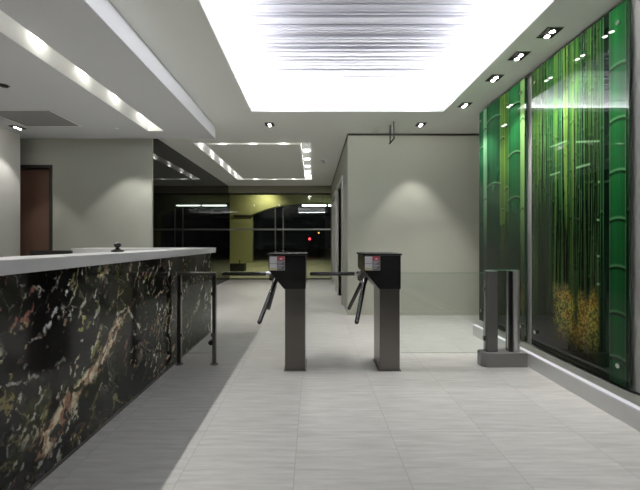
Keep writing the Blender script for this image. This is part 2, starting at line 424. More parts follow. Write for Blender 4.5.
# dark strips painted as the shade of a gap where walls meet the ceiling
struct(MB().box(0.53, 4.1, 5.262, 5.2695, CZ-0.028, CZ-0.0005).build('trim_3', M['gap_shade']), 'thin dark strip painted as shadow gap shade along the top of the pale back wall', 'trim')
struct(MB().box(0.5195, 0.5265, 5.275, YE-0.17, CZ-0.028, CZ-0.0005).build('trim_4', M['gap_shade']), 'thin dark strip painted as shadow gap shade along the top of the lift wall', 'trim')
struct(MB().box(2.098, 2.1095, -3.0, 4.32, CZ-0.026, CZ-0.0005).build('trim_5', M['gap_shade']), 'thin dark strip painted as shadow gap shade above the bamboo panels', 'trim')
# ledge along the right wall
tr = struct(empty('trim_1', (2.0, 0, 0)), 'low grey stone ledge with a bright white edge under the bamboo panels', 'trim')
MB().box(-0.107, 0.109, -3.0, 4.14, 0, 0.112).build('ledge', M['ledge_stone'], tr)
MB().box(-0.065, 0.109, -3.0, 4.14, 0.1122, 0.116).build('top', M['ledge_top'], tr)
MB().box(-0.110, -0.066, -3.0, 4.142, 0.1122, 0.126, 0.003).build('edge_strip', M['white_edge'], tr)

# reception door
d = struct(empty('door_1', ((dx0+dx1)/2, 4.93, 0)), 'brown wooden door in a dark frame behind the reception counter', 'door')
w2 = (dx1-dx0)/2
MB().box(-w2+0.05, w2-0.045, 0.05, 0.09, 0.005, dz-0.05).build('leaf', M['wood'], d)
MB().box(-w2, -w2+0.045, -0.012, 0.11, 0, dz).box(w2-0.04, w2, -0.012, 0.11, 0, dz).box(-w2, w2, -0.0121, 0.1101, dz-0.045, dz).build('frame', M['frame_dark'], d)
MB().tube((-w2+0.12, -0.02, 1.0), (-w2+0.12, 0.05, 1.0), 0.012).tube((-w2+0.115, -0.02, 1.0), (-w2+0.24, -0.02, 1.0), 0.01).build('door_handle', M['chrome'], d)

# ------------------------------------------------------------------ entrance glazing and the night outside
struct(MB().box(-2.55, 0.75, YE-0.16, YE+0.06, 2.53, CZ-0.001).build('trim_2', M['header']), 'olive grey header above the entrance glass', 'trim')
win = struct(empty('window_1', (0, YE, 0)), 'dark entrance glazing with a steel crossbar and two tall pull handles', 'window')
mb = MB()
mb.box(-2.45, 0.527, -0.03, 0.03, 2.49, 2.53).box(-2.45, 0.527, -0.03, 0.03, 0.0, 0.03)
mb.build('frame', M['frame_dark'], win)
MB().box(-2.45, 0.527, -0.035, -0.008, 1.447, 1.492).build('crossbar', M['mullion'], win)
for x0, x1 in ((-2.449, -1.74), (-1.735, -0.99), (-0.985, -0.24), (-0.235, 0.526)):
    MB().box(x0, x1, -0.006, 0.006, 0.03, 2.49).build('pane', M['glass_front'], win)
for x in (-1.10, -0.87):
    mb = MB().tube((x, -0.075, 0.70), (x, -0.075, 2.08), 0.018)
    for z in (0.85, 1.93): mb.tube((x, -0.075, z), (x, -0.006, z), 0.011)
    mb.build('pull_handle', M['mullion'], win, True)
struct(MB().box(-14, 14, YE+0.001, 60, -0.10, 0).build('ground_outside', M['ground']), 'olive lit paving outside the entrance glass', 'ground')
# wall with a low segmental arch, standing outside
YA = 18.4; ax0, ax1, zs, zc = -3.22, 3.3, 2.55, 3.20
pts = [(-9, 0), (ax0, 0)]
xm = (ax0+ax1)/2; hw = (ax1-ax0)/2; rise = zc-zs; R = (hw*hw+rise*rise)/(2*rise)
for i in range(25):
    x = ax0+(ax1-ax0)*i/24
    pts.append((x, zc-R+math.sqrt(R*R-(x-xm)**2)))
pts += [(ax1, 0), (9, 0), (9, 4.6), (-9, 4.6)]
arch = struct(empty('wall_outside', (0, YA, 0)), 'olive plaster wall with a low arch standing outside the glass', 'wall')
mb = MB(); mb.prism_y(pts, 0, 0.5)
mb.build('plaster', M['olive'], arch)
MB().box(-4.15, ax0+0.02, -0.06, -0.001, 2.40, 2.52).build('ledge', M['frame_dark'], arch)
struct(MB().box(-8, 8, YE+0.07, YA-0.01, 4.0, 4.1).build('ceiling_canopy', M['night']), 'dark canopy over the entrance outside', 'ceiling')
def batten(x0, x1, label):
    t = tag(empty('hanging_tube_light', ((x0+x1)/2, 17.6, 2.96)), label, 'light', 'tube lights outside the entrance')
    w = (x1-x0)/2
    MB().box(-w, w, -0.09, 0.09, 0.0, 0.05, 0.01).build('housing', M['label_white'], t)
    for y in (-0.045, 0.045): MB().tube((-w+0.03, y, -0.03), (w-0.03, y, -0.03), 0.026).build('tube', M['tube'], t)
    for x in (-w+0.2, w-0.2): MB().tube((x, 0, 0.05), (x, 0, 1.04), 0.008).build('rod', M['frame_dark'], t)
batten(-0.56, 0.68, 'white tube light glowing in the night beyond the entrance glass')
batten(0.76, 1.98, 'white tube light seen mirrored in the black glass wall, mostly behind the lift wall')
lamp_spot('arch_flood', (-2.35, 17.6, 3.6), 110, 150, 0.9, (-2.6, 18.4, 2.7), (1, 0.95, 0.70), 0.08)
lamp_spot('added_paving_light', (-1.8, 13.5, 3.9), 420, 140, 0.7, (-1.4, 14.0, 0), (1, 0.97, 0.72), 0.08)  # unseen lamp added to brighten the paving outside
pl = tag(empty('planter_box', (-2.87, 13.3, 0)), 'low black box standing on the paving outside by the olive pillar', 'box')
MB().box(-0.30, 0.30, -0.2, 0.2, 0, 0.285, 0.01).build('body', M['black_matt'], pl)
MB().tube((0.08, 0, 0.28), (0.08, 0, 0.42), 0.018).build('spike', M['black_matt'], pl)
def signal(x, y, z, r, m, label, name='signal_lamp'):
    t = tag(empty(name, (x, y, 0)), label, 'lamp')
    MB().tube((0, 0, 0), (0, 0, z-r), 0.04).build('post', M['black_matt'], t)
    MB().box(-r*1.5, r*1.5, -0.05, 0.1, z-r*1.5, z+r*1.5).build('housing', M['black_matt'], t)
    MB().tube((0, -0.08, z), (0, -0.051, z), r).build('lens', m, t)
signal(-0.25, 26, 1.33, 0.09, M['red_light'], 'small red lamp glowing in the dark beyond the glass')
signal(0.42, 26, 1.78, 0.06, M['amber_light'], 'tiny amber lamp up in the dark beyond the glass')

# ------------------------------------------------------------------ ceiling fittings
def twin(name, loc, label, group):
    t = tag(empty(name, loc), label, 'downlight', group)
    mb = MB(); mb.box(-0.064, 0.064, -0.070, 0.070, -0.006, -0.0005, 0.002)
    fr = mb.build('frame', M['steel'], t)
    MB().box(-0.058, 0.058, -0.064, 0.064, -0.010, -0.0061).build('baffle', M['black_matt'], t)
    for y in (-0.031, 0.031):
        g = MB().lathe([(0.022, -0.016), (0.026, -0.0101), (0.020, -0.0101), (0.019, -0.016)], (0, y, 0)).build('bezel', M['chrome'], t)
        MB().sphere((0, y, -0.015), 0.0185, 0.45).build('lamp', M['lamp'], g)
    return t
G = 'twin lamp downlights along the bamboo wall'
RD = [(1.80, 4.15, 'farthest'), (1.80, 3.47, 'second farthest'), (1.80, 3.06, 'second nearest'), (1.84, 2.72, 'nearest')]
proto = None
for i, (x, y, w) in enumerate(RD):
    lab = {'farthest': 'twin downlight over the bamboo wall, the farthest of its row', 'second farthest': 'twin downlight over the bamboo wall, second from the far end',
           'second nearest': 'twin downlight over the bamboo wall, third from the far end', 'nearest': 'twin downlight over the bamboo wall, at the top edge of the photo'}[w]
    if proto is None:
        proto = twin('downlight', (x, y, CZ), lab, G); o = proto
    else:
        o = copy_tree(proto); o.location = (x, y, CZ); o['label'] = lab
    lamp_spot('downlight_beam', (x, y, CZ-0.045), 52, 84, 0.5)
for x, y, z, lab, grp, e in ((-0.60, 4.84, CZ, 'small downlight between the light tray and the corridor coffer', 'twin lamp downlights over the lobby', 22),
                        (1.49, 4.84, CZ, 'small downlight above the scallop on the pale back wall', 'twin lamp downlights over the lobby', 42),
                        (-3.74, 4.43, SZ, 'twin downlight in the dropped ceiling beside the grey access panel', 'twin lamp downlights over reception', 22)):
    o = copy_tree(proto); o.location = (x, y, z); o['label'] = lab; o['group'] = grp
    lamp_spot('downlight_beam', (x, y, z-0.045), e, 70, 0.45)
t = tag(empty('added_spotlight', (-2.51, 4.48, SZ)), 'tiny flush spotlight added in the dropped ceiling for the scallop on the reception wall', 'downlight')  # unseen fitting, added as the source of the wall scallop
MB().lathe([(0.020, -0.004), (0.026, -0.003), (0.027, -0.0005), (0.018, -0.0005)]).build('ring', M['ceiling'], t)
lamp_spot('reception_beam', (-2.51, 4.48, SZ-0.02), 30, 86, 0.4)

t = tag(empty('access_panel', (-3.26, 4.12, SZ)), 'darker grey square access panel in the dropped ceiling over reception', 'panel')
MB().box(-0.34, 0.34, -0.25, 0.27, -0.004, -0.0005).build('cover', M['panel_grey'], t)
mb = MB()
mb.slab(-0.352, 0.352, -0.262, 0.282, -0.006, -0.0004, [(-0.34, 0.34, -0.25, 0.27)])
mb.build('frame', M['ceiling'], t)
t = tag(empty('ceiling_sensor', (-2.87, 3.25, SZ)), 'small dark sensor set in the dropped ceiling over reception', 'sensor')
MB().lathe([(0.018, -0.02), (0.032, -0.014), (0.036, -0.0005), (0.02, -0.0005)]).build('body', M['frame_dark'], t, True)
MB().lathe([(0.036, -0.003), (0.045, -0.003), (0.045, -0.0004), (0.036, -0.0004)]).build('ring', M['panel_grey'], t)
t = tag(empty('smoke_detector', (0.22, 7.0, CZ)), 'flat round smoke detector on the corridor ceiling', 'detector')
MB().lathe([(0.03, -0.035), (0.05, -0.03), (0.055, -0.0005), (0.03, -0.0005)]).build('body', M['label_white'], t, True)
MB().lathe([(0.02, -0.042), (0.028, -0.0355), (0.02, -0.0352)]).build('sensor_cap', M['panel_grey'], t, True)
t = tag(empty('ceiling_hanger', (1.09, 4.81, CZ)), 'thin dark bracket hanging from the ceiling before the back wall', 'bracket')
MB().tube((0, -0.08, -0.0005), (0.005, -0.08, -0.235), 0.0095, n=10).build('rod', M['black_matt'], t)
MB().tube((-0.012, 0.08, -0.0005), (-0.012, 0.08, -0.25), 0.0085, n=10).build('rod', M['black_matt'], t)
MB().tube((0.010, -0.085, -0.225), (-0.02, 0.085, -0.255), 0.0095, n=10).build('crossbar', M['black_matt'], t)

# ------------------------------------------------------------------ reception counter
XM, YC = -1.25, 4.29
def px_of(Y): return 313+XM*F/Y
def marble(Y, Z):
    wx = (fbm(Y*5, Z*5, 3)-0.5)*0.10; wz = (fbm(Y*5, Z*5, 9)-0.5)*0.10
    wf = (fbm(Y*30, Z*30, 21, 3)-0.5)*0.035; wg = (fbm(Y*30, Z*30, 31, 3)-0.5)*0.035
    y, z = Y+wx+wf, Z+wz+wg
    col = np.array([11, 11, 12])+np.zeros((len(Y), 3))
    gr = (sstep(0.45, 0.68, fbm(Y*3.1+4, Z*3.1, 55))*sstep(0.36, 0.6, fbm(Y*17, Z*17, 57)))[:, None]
    col = col*(1-gr)+np.array([44, 46, 26])*gr
    mott = sstep(0.50, 0.75, fbm(Y*24, Z*24, 61))[:, None]
    col = col+mott*np.array([15, 15, 13])
    def ridge(sx, sz, seed, rot=0.0):
        c, q = math.cos(rot), math.sin(rot)
        u, v = y*c+z*q, -y*q+z*c
        return np.abs(fbm(u*sx, v*sz, seed, 3)-0.5)
    # thin pale cracks in all directions
    for k, (sx, sz, seed, rot, w, c, lo) in enumerate(((4.2, 2.2, 71, 0.7, 0.012, (112, 112, 104), 0.50), (6.5, 2.4, 83, 1.0, 0.013, (140, 132, 100), 0.50),
                                                       (2.6, 1.6, 97, 0.25, 0.008, (86, 88, 84), 0.46), (9.0, 5.0, 103, -0.5, 0.016, (74, 76, 58), 0.47))):
        rr = ridge(sx, sz, seed, rot)
        a = (1-sstep(w*0.35, w*1.5, rr))*sstep(lo-0.03, lo+0.12, fbm(Y*3.4+k*9, Z*3.4, seed+5))*(0.3+0.7*sstep(1.25, 2.2, Y+0.8*Z))*sstep(0.36, 0.55, fbm(Y*40, Z*40, seed+9, 2))
        col = col*(1-a[:, None])+np.array(c)*a[:, None]
    # upright leaning flecks
    ua, va = y*0.45+z*0.89, y*0.89-z*0.45
    for k, (su, sv, lo, c1, c2) in enumerate(((9, 30, 0.635, (196, 192, 168), (128, 120, 76)), (15, 46, 0.635, (214, 212, 200), (128, 120, 80)), (12, 32, 0.70, (120, 78, 66), (150, 128, 100)))):
        fl = sstep(lo, lo+0.06, fbm(va*sv, ua*su, 111+k*8, 3))*sstep(0.42, 0.56, fbm(Y*2.6+k*3, Z*2.6, 119+k))
        fl = fl*sstep(0.32, 0.5, fbm(Y*60, Z*60, 140+k, 2))*(0.25+0.75*sstep(1.25, 2.0, Y+0.8*Z))*1.1
        fc = np.where((fbm(Y*9, Z*9, 127+k) > 0.5)[:, None], np.array(c1), np.array(c2))
        col = col*(1-0.9*fl[:, None])+fc*0.9*fl[:, None]
    # the big veins, at their places
    def P(px, py):
        Yp = XM*F/(px-313); return Yp, H-(py-242)*Yp/F
    def poly(pts, w0, w1, c, seed, hole=0.5):
        nonlocal col
        q = [P(*p) for p in pts]; best = np.full(len(Y), 9.0); tt = np.zeros(len(Y))
        for i in range(len(q)-1):
            (a0, b0), (a1, b1) = q[i], q[i+1]
            dx, dz2 = a1-a0, b1-b0; L2 = dx*dx+dz2*dz2
            t = np.clip(((y-a0)*dx+(z-b0)*dz2)/L2, 0, 1)
            dd = np.hypot(y-a0-t*dx, z-b0-t*dz2)
            m = dd < best; best = np.where(m, dd, best); tt = np.where(m, (i+t)/(len(q)-1), tt)
        w = (w0+(w1-w0)*tt)*(0.55+0.9*fbm(Y*9, Z*9, seed, 3))
        a = (1-sstep(w*0.45, w*1.15, best+0.02*(fbm(Y*45, Z*45, seed+3, 3)-0.5)))*(0.10+0.90*sstep(hole-0.02, hole+0.10, fbm(va*46, ua*24, seed+7, 3)))
        tone = fbm(va*44, ua*20, seed+13, 3)[:, None]
        cc = np.array(c[0])*(1-sstep(0.35, 0.65, tone))+np.array(c[1])*sstep(0.35, 0.65, tone)
        rim = np.exp(-((best-w*0.8)/0.012)**2)*0.55*sstep(0.45, 0.6, fbm(Y*40, Z*40, seed+19, 2))
        col = col*(1-rim[:, None])+np.array([70, 52, 38])*rim[:, None]
        col = col*(1-a[:, None])+cc*a[:, None]
    G1 = ((150, 112, 88), (226, 214, 184))
    poly([(45, 443), (66, 404), (87, 376), (101, 360), (113, 338), (119, 322)], 0.052, 0.056, G1, 201, 0.38)
    poly([(113, 338), (126, 314), (134, 300)], 0.022, 0.010, ((120, 84, 72), (170, 150, 130)), 217, 0.5)
    poly([(30, 446), (40, 425), (52, 400)], 0.016, 0.010, ((110, 100, 60), (170, 165, 130)), 222, 0.5)
    poly([(84, 430), (90, 412), (94, 402), (100, 385)], 0.014, 0.012, ((120, 110, 70), (190, 186, 160)), 231, 0.45)
    poly([(26, 342), (42, 333), (52, 318), (66, 305)], 0.006, 0.008, ((150, 152, 150), (190, 190, 186)), 241, 0.36)
    poly([(66, 305), (76, 303), (88, 309)], 0.004, 0.004, ((90, 92, 90), (120, 120, 116)), 243, 0.4)
    poly([(0, 388), (24, 382), (48, 368), (66, 358)], 0.006, 0.005, ((110, 112, 104), (150, 150, 140)), 251, 0.4)
    poly([(22, 300), (23, 288), (24, 279)], 0.013, 0.010, ((140, 142, 120), (198, 196, 180)), 261, 0.42)
    poly([(36, 296), (38, 285), (36, 281)], 0.007, 0.005, ((150, 150, 146), (190, 190, 186)), 263, 0.4)
    poly([(52, 290), (58, 280), (64, 274)], 0.008, 0.006, ((130, 132, 126), (180, 180, 172)), 267, 0.42)
    poly([(91, 326), (95, 316), (99, 306)], 0.012, 0.008, ((150, 150, 120), (200, 198, 180)), 269, 0.42)
    poly([(82, 330), (84, 320), (85, 312)], 0.006, 0.006, ((140, 140, 80), (180, 176, 120)), 270, 0.42)
    poly([(117, 311), (124, 309), (132, 318), (140, 327)], 0.012, 0.016, ((180, 172, 160), (212, 204, 190)), 271, 0.45)
    poly([(134, 334), (142, 332), (150, 326)], 0.016, 0.010, ((150, 146, 130), (200, 196, 176)), 273, 0.5)
    poly([(140, 345), (150, 334), (154, 322)], 0.028, 0.020, ((92, 58, 54), (132, 104, 92)), 281, 0.52)
    poly([(150, 296), (156, 282), (155, 274)], 0.018, 0.012, ((160, 156, 140), (206, 202, 190)), 283, 0.46)
    poly([(156, 300), (170, 284), (176, 272)], 0.008, 0.006, ((130, 126, 100), (170, 164, 140)), 285, 0.45)
    poly([(152, 384), (160, 368), (168, 356), (178, 338)], 0.024, 0.020, ((104, 74, 64), (178, 160, 136)), 291, 0.5)
    poly([(176, 352), (184, 330), (192, 318), (200, 300)], 0.024, 0.020, ((150, 140, 104), (204, 196, 164)), 301, 0.52)
    poly([(196, 310), (200, 290), (206, 276)], 0.020, 0.026, ((132, 130, 92), (190, 186, 160)), 311, 0.52)
    poly([(130, 382), (136, 366), (146, 352)], 0.014, 0.010, ((120, 112, 84), (168, 160, 132)), 317, 0.5)
    return col
rc = tag(empty('reception_counter', (0, 0, 0)), 'reception counter faced in black marble with gold veins under a white top', 'counter')
YN = -0.9
grid_sheet('front_panel', XM, YN, YC, 0.018, 0.969, 1180, 216, marble, M['marble'], rc)
MB().box(XM-0.12, XM-0.001, YN, YC-0.002, 0.0, 0.969).build('carcass', M['black_matt'], rc)
MB().box(-2.62, XM-0.125, 3.95, YC-0.002, 0.0, 0.969).build('return_body', M['black_matt'], rc)
MB().box(XM-0.010, XM+0.004, YN, YC, 0.0, 0.016).build('kick_strip', M['steel_dark'], rc)
MB().prism_z([(-1.20, YN-0.05), (-1.20, 4.33), (-2.67, 4.33), (-2.67, 3.86), (-1.45, 3.86), (-1.45, YN-0.05)], 0.970, 1.03, 0.003).build('counter_top', M['slab_white'], rc)
MB().box(-2.02, XM-0.13, YN, 3.94, 0.71, 0.74).build('desk', M['ledge_stone'], rc)
for y in (YN, 1.2, 3.0): MB().box(-2.0, XM-0.13, y, y+0.03, 0, 0.709).build('desk_support', M['ledge_stone'], rc)
MB().box(-3.10, -2.03, 3.30, 3.94, 0.71, 0.74).build('desk', M['ledge_stone'], rc)
MB().box(-3.10, -3.07, 3.30, 3.94, 0, 0.709).build('desk_support', M['ledge_stone'], rc)
mo = tag(empty('computer_monitor', (-2.70, 3.62, 0.741)), 'black monitor whose flat top shows behind the white counter top', 'monitor')
MB().box(-0.215, 0.205, -0.018, 0.018, 0.02, 0.272, 0.004).build('screen', M['black_matt'], mo)
MB().box(-0.03, 0.03, 0.0181, 0.03, 0.004, 0.16).build('stand', M['black_matt'], mo)
MB().box(-0.10, 0.10, -0.06, 0.09, 0.0, 0.008, 0.002).build('base', M['black_matt'], mo)
st = tag(empty('rubber_stamp', (-1.385, 2.48, 1.031)), 'small black rubber stamp standing on the white counter top', 'stamp')
MB().lathe([(0.040, 0.0), (0.042, 0.004), (0.040, 0.010), (0.026, 0.014), (0.013, 0.022), (0.011, 0.030)]).build('base', M['black_gloss'], st, True)
MB().lathe([(0.010, 0.0295), (0.020, 0.036), (0.025, 0.046), (0.023, 0.056), (0.014, 0.062), (0.004, 0.064)]).build('knob', M['black_gloss'], st, True)

# ------------------------------------------------------------------ guard rail beside the counter
gr = tag(empty('guard_rail', (-1.04, 3.15, 0)), 'steel guard rail with two posts and a glass infill beside the marble counter', 'railing')
for x in (-0.163, 0.152):
    p = MB().box(x-0.016, x+0.016, -0.016, 0.016, 0.008, 0.80, 0.003).build('post', M['steel_dark'], gr)
    MB().lathe([(0.034, 0.0), (0.034, 0.006), (0.024, 0.010)], (x, 0, 0)).build('foot_flange', M['steel_dark'], p, True)
MB().box(-0.179, 0.168, -0.018, 0.018, 0.8005, 0.83, 0.004).build('top_rail', M['steel'], gr)
MB().box(-0.140, 0.130, -0.004, 0.004, 0.10, 0.775).build('glass_infill', M['glass'], gr)
MB().tube((0.128, -0.03, 0.20), (0.128, 0.03, 0.20), 0.022).build('knob', M['black_gloss'], gr, True)
for x in (-0.147, 0.136):
    for z in (0.25, 0.62): MB().box(x-0.012, x+0.012, -0.012, 0.012, z, z+0.03).build('glass_clip', M['steel_dark'], gr)

# ------------------------------------------------------------------ tripod turnstiles
def turnstile(loc, label):
    t = tag(empty('tripod_turnstile', loc), label, 'turnstile', 'tripod turnstiles of the entrance line')
    p = MB().box(-0.086, 0.086, -0.14, 0.14, 0.0, 0.715, 0.003).build('pole', M['steel_dark'], t)
    MB().box(-0.096, 0.096, -0.15, 0.15, 0.0, 0.006).build('floor_plate', M['steel_dark'], p)
    y0, y1 = -0.157, 0.27
    MB().prism_y([(0.091, 0.700), (0.091, 0.985), (-0.222, 0.985), (-0.222, 0.855), (-0.092, 0.700)], y0, y1, 0.004).build('housing', M['black_gloss'], t)
    MB().box(-0.232, 0.100, y0-0.012, y1+0.012, 0.9855, 1.002, 0.004).build('lid', M['lid_black'], t)
    MB().box(-0.222, 0.091, y0-0.0125, y0-0.009, 0.986, 0.990).build('lid_trim', M['steel'], t)
    # notice card on the face towards us
    lp = MB().box(-0.216, -0.086, y0-0.004, y0-0.0005, 0.860, 0.978, 0.001).build('notice_card', M['label_white'], t)
    yy0, yy1 = y0-0.0055, y0-0.0042
    MB().box(-0.152, -0.088, yy0, yy1, 0.862, 0.976).build('grey_field', M['label_grey'], lp)
    MB().box(-0.152, -0.088, yy0-0.001, yy1-0.0014, 0.950, 0.976).build('red_band', M['label_red'], lp)
    mb = MB()
    m = Matrix.Translation((-0.118, yy0-0.0025, 0.957)) @ Matrix.Rotation(math.pi/2, 4, 'X') @ Matrix.Diagonal((1.3, 0.8, 1, 1))
    bmesh.ops.create_cone(mb.bm, cap_ends=True, segments=24, radius1=0.017, radius2=0.017, depth=0.002, matrix=m)
    mb.build('red_oval', M['label_red'], lp)
    mb = MB()
    m = Matrix.Translation((-0.118, yy0-0.0045, 0.957)) @ Matrix.Rotation(math.pi/2, 4, 'X') @ Matrix.Diagonal((1.3, 0.6, 1, 1))
    bmesh.ops.create_cone(mb.bm, cap_ends=True, segments=24, radius1=0.010, radius2=0.010, depth=0.002, matrix=m)
    mb.build('white_oval', M['label_white'], lp)
    mb = MB()
    for k in range(6): mb.box(-0.147, -0.093-0.012*(k % 3), yy0-0.0012, yy0-0.0002, 0.936-0.012*k, 0.9395-0.012*k)
    mb.build('lettering', M['label_white'], lp)
    MB().box(-0.214, -0.153, yy0, yy1, 0.916, 0.9185).build('printed_line', M['label_ink'], lp)
    MB().box(-0.214, -0.156, yy0, yy1, 0.863, 0.880).build('yellow_strip', M['label_yellow'], lp)
    # rotor on the chamfer and its three arms
    a = Vector((-1, 0, -1)).normalized(); u = Vector((-1, 0, 1)).normalized(); v = Vector((0, 1, 0))
    mid = Vector((-0.176, 0.085, 0.800)); C = mid + a*0.040
    h = MB().tube(mid-a*0.004, C+a*0.02, 0.058, 0.050, 28).build('rotor', M['steel_dark'], t, True)
    MB().tube(C+a*0.0205, C+a*0.040, 0.040, 0.022, 24).build('rotor_cap', M['chrome'], h, True)
    for k in range(3):
        th = 2*math.pi*k/3
        e = u*math.cos(th)+v*math.sin(th); d = a*math.cos(math.pi/4)+e*math.sin(math.pi/4)
        root = C+e*0.052
        ar = MB().tube(root-d*0.012, root+d*0.425, 0.0185, n=24).build('arm', M['gunmetal'], t, True)
        MB().sphere(root+d*0.425, 0.0183).build('end_cap', M['gunmetal'], ar, True)
        MB().tube(root-d*0.02, root+d*0.035, 0.0235, n=20).build('arm_socket', M['chrome'], ar, True)
    return t
turnstile((-0.153, 3.127, 0), 'black and steel tripod turnstile nearest the marble counter')
turnstile((0.655, 3.127, 0), 'black and steel tripod turnstile standing before the blank pale wall, nearest the glass gate')

# ------------------------------------------------------------------ glass gate
g = tag(empty('glass_gate', (1.69, 3.13, 0)), 'clear glass side gate on a grey two post base by the bamboo wall', 'gate')
MB().prism_z([(-0.205, -0.035), (-0.172, -0.065), (0.192, -0.065), (0.192, 0.065), (-0.172, 0.065), (-0.205, 0.035)], 0, 0.125, 0.004).build('base', M['gate_paint'], g)
MB().box(-0.150, -0.055, -0.035, 0.035, 0.1255, 0.842, 0.003).build('post', M['gate_post'], g)
MB().tube((0.118, 0, 0.1255), (0.118, 0, 0.842), 0.036, n=28).build('post', M['gate_steel'], g, True)
MB().box(0.048, 0.080, -0.03, 0.03, 0.1255, 0.842, 0.002).build('hinge_post', M['black_gloss'], g)
gp = MB().box(-0.054, 0.047, -0.005, 0.005, 0.15, 0.846).build('glass_infill', M['glass'], g)
MB().box(-0.150, 0.150, -0.006, 0.006, 0.8465, 0.851).build('glass_edge', M['glass_edge'], gp)
gl = MB().box(-0.905, -0.154, -0.005, 0.005, 0.11, 0.822).build('swing_panel', M['glass'], g)
MB().box(-0.905, -0.154, -0.005, 0.005, 0.8221, 0.8255).build('glass_edge', M['glass_edge'], gl)
for z in (0.22, 0.66): MB().box(-0.168, -0.1505, -0.011, 0.011, z, z+0.04, 0.002).build('hinge', M['steel_dark'], g)

# ------------------------------------------------------------------ bamboo panels
XP = 2.085
def inv(px): return (XP-0.018)*F/(px-313)
def pyz(py, Y): return H+(242-py)*Y/F
def over(col, a, c): return col*(1-a[:, None])+np.asarray(c, float)*a[:, None]
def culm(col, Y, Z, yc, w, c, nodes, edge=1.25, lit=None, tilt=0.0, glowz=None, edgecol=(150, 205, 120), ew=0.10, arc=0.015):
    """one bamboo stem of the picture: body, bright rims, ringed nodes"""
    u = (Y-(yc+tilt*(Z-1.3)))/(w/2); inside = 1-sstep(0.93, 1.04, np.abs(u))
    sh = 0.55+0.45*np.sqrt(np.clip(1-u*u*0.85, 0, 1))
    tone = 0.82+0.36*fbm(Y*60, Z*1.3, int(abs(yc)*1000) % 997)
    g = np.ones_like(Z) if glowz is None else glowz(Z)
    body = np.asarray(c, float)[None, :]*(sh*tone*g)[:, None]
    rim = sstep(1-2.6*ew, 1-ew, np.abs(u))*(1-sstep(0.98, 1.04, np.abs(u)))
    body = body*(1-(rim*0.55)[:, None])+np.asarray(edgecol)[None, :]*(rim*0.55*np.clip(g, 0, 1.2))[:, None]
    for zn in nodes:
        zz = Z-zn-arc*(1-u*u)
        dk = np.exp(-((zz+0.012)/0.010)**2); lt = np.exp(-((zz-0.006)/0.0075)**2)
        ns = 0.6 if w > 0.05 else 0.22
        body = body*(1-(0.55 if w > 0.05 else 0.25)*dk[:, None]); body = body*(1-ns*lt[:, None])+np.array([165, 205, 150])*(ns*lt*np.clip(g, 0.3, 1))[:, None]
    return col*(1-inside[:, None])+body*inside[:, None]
def art_far(Y, Z):
    """two thick culms, slimmer pale ones between, darker towards the ground"""
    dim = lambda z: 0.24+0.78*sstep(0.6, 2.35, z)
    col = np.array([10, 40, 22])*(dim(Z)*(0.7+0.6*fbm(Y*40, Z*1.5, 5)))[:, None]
    r = np.random.default_rng(5)
    for k in range(16):
        yc = r.uniform(inv(527), inv(479)); w = r.uniform(0.015, 0.05); c = r.choice([(24, 84, 40), (50, 104, 44), (18, 66, 40), (70, 112, 46)])
        col = culm(col, Y, Z, yc, w, c, np.arange(r.uniform(0, .3), 2.7, r.uniform(.25, .4)), glowz=dim, tilt=r.uniform(-.01, .01))
    def big(x0, x1, c, nodes, ec, ew=0.07):
        nonlocal col
        a, b = inv(x1), inv(x0); yc = (a+b)/2
        col = culm(col, Y, Z, yc, b-a, c, [pyz(n, yc) for n in nodes], glowz=dim, edgecol=ec, ew=ew, arc=0.03)
    big(479, 484.5, (30, 100, 58), [150, 226], (120, 190, 140), 0.12)
    big(483.5, 487, (120, 176, 130), [130, 200], (190, 220, 180), 0.2)
    big(500, 505, (92, 132, 50), [140, 212, 280], (180, 200, 90), 0.15)
    big(504.5, 509, (66, 116, 44), [128, 190, 260], (190, 200, 90), 0.15)
    big(486.5, 500.5, (32, 94, 54), [120, 186, 252, 306], (150, 205, 160), 0.05)
    big(508, 521, (36, 110, 58), [107, 155, 200, 250, 300], (150, 200, 110), 0.06)
    big(520.5, 524.5, (140, 196, 108), [120, 210, 290], (200, 225, 150), 0.2)
    col = col*np.where(Y < inv(524.8), 0.35, 1.0)[:, None]
    br = sstep(0.95, 0.55, Z)*sstep(inv(505), inv(522), Y)*sstep(0.45, 0.6, fbm(Y*18, Z*6, 77))
    return over(col, br*0.5, (92, 78, 34))
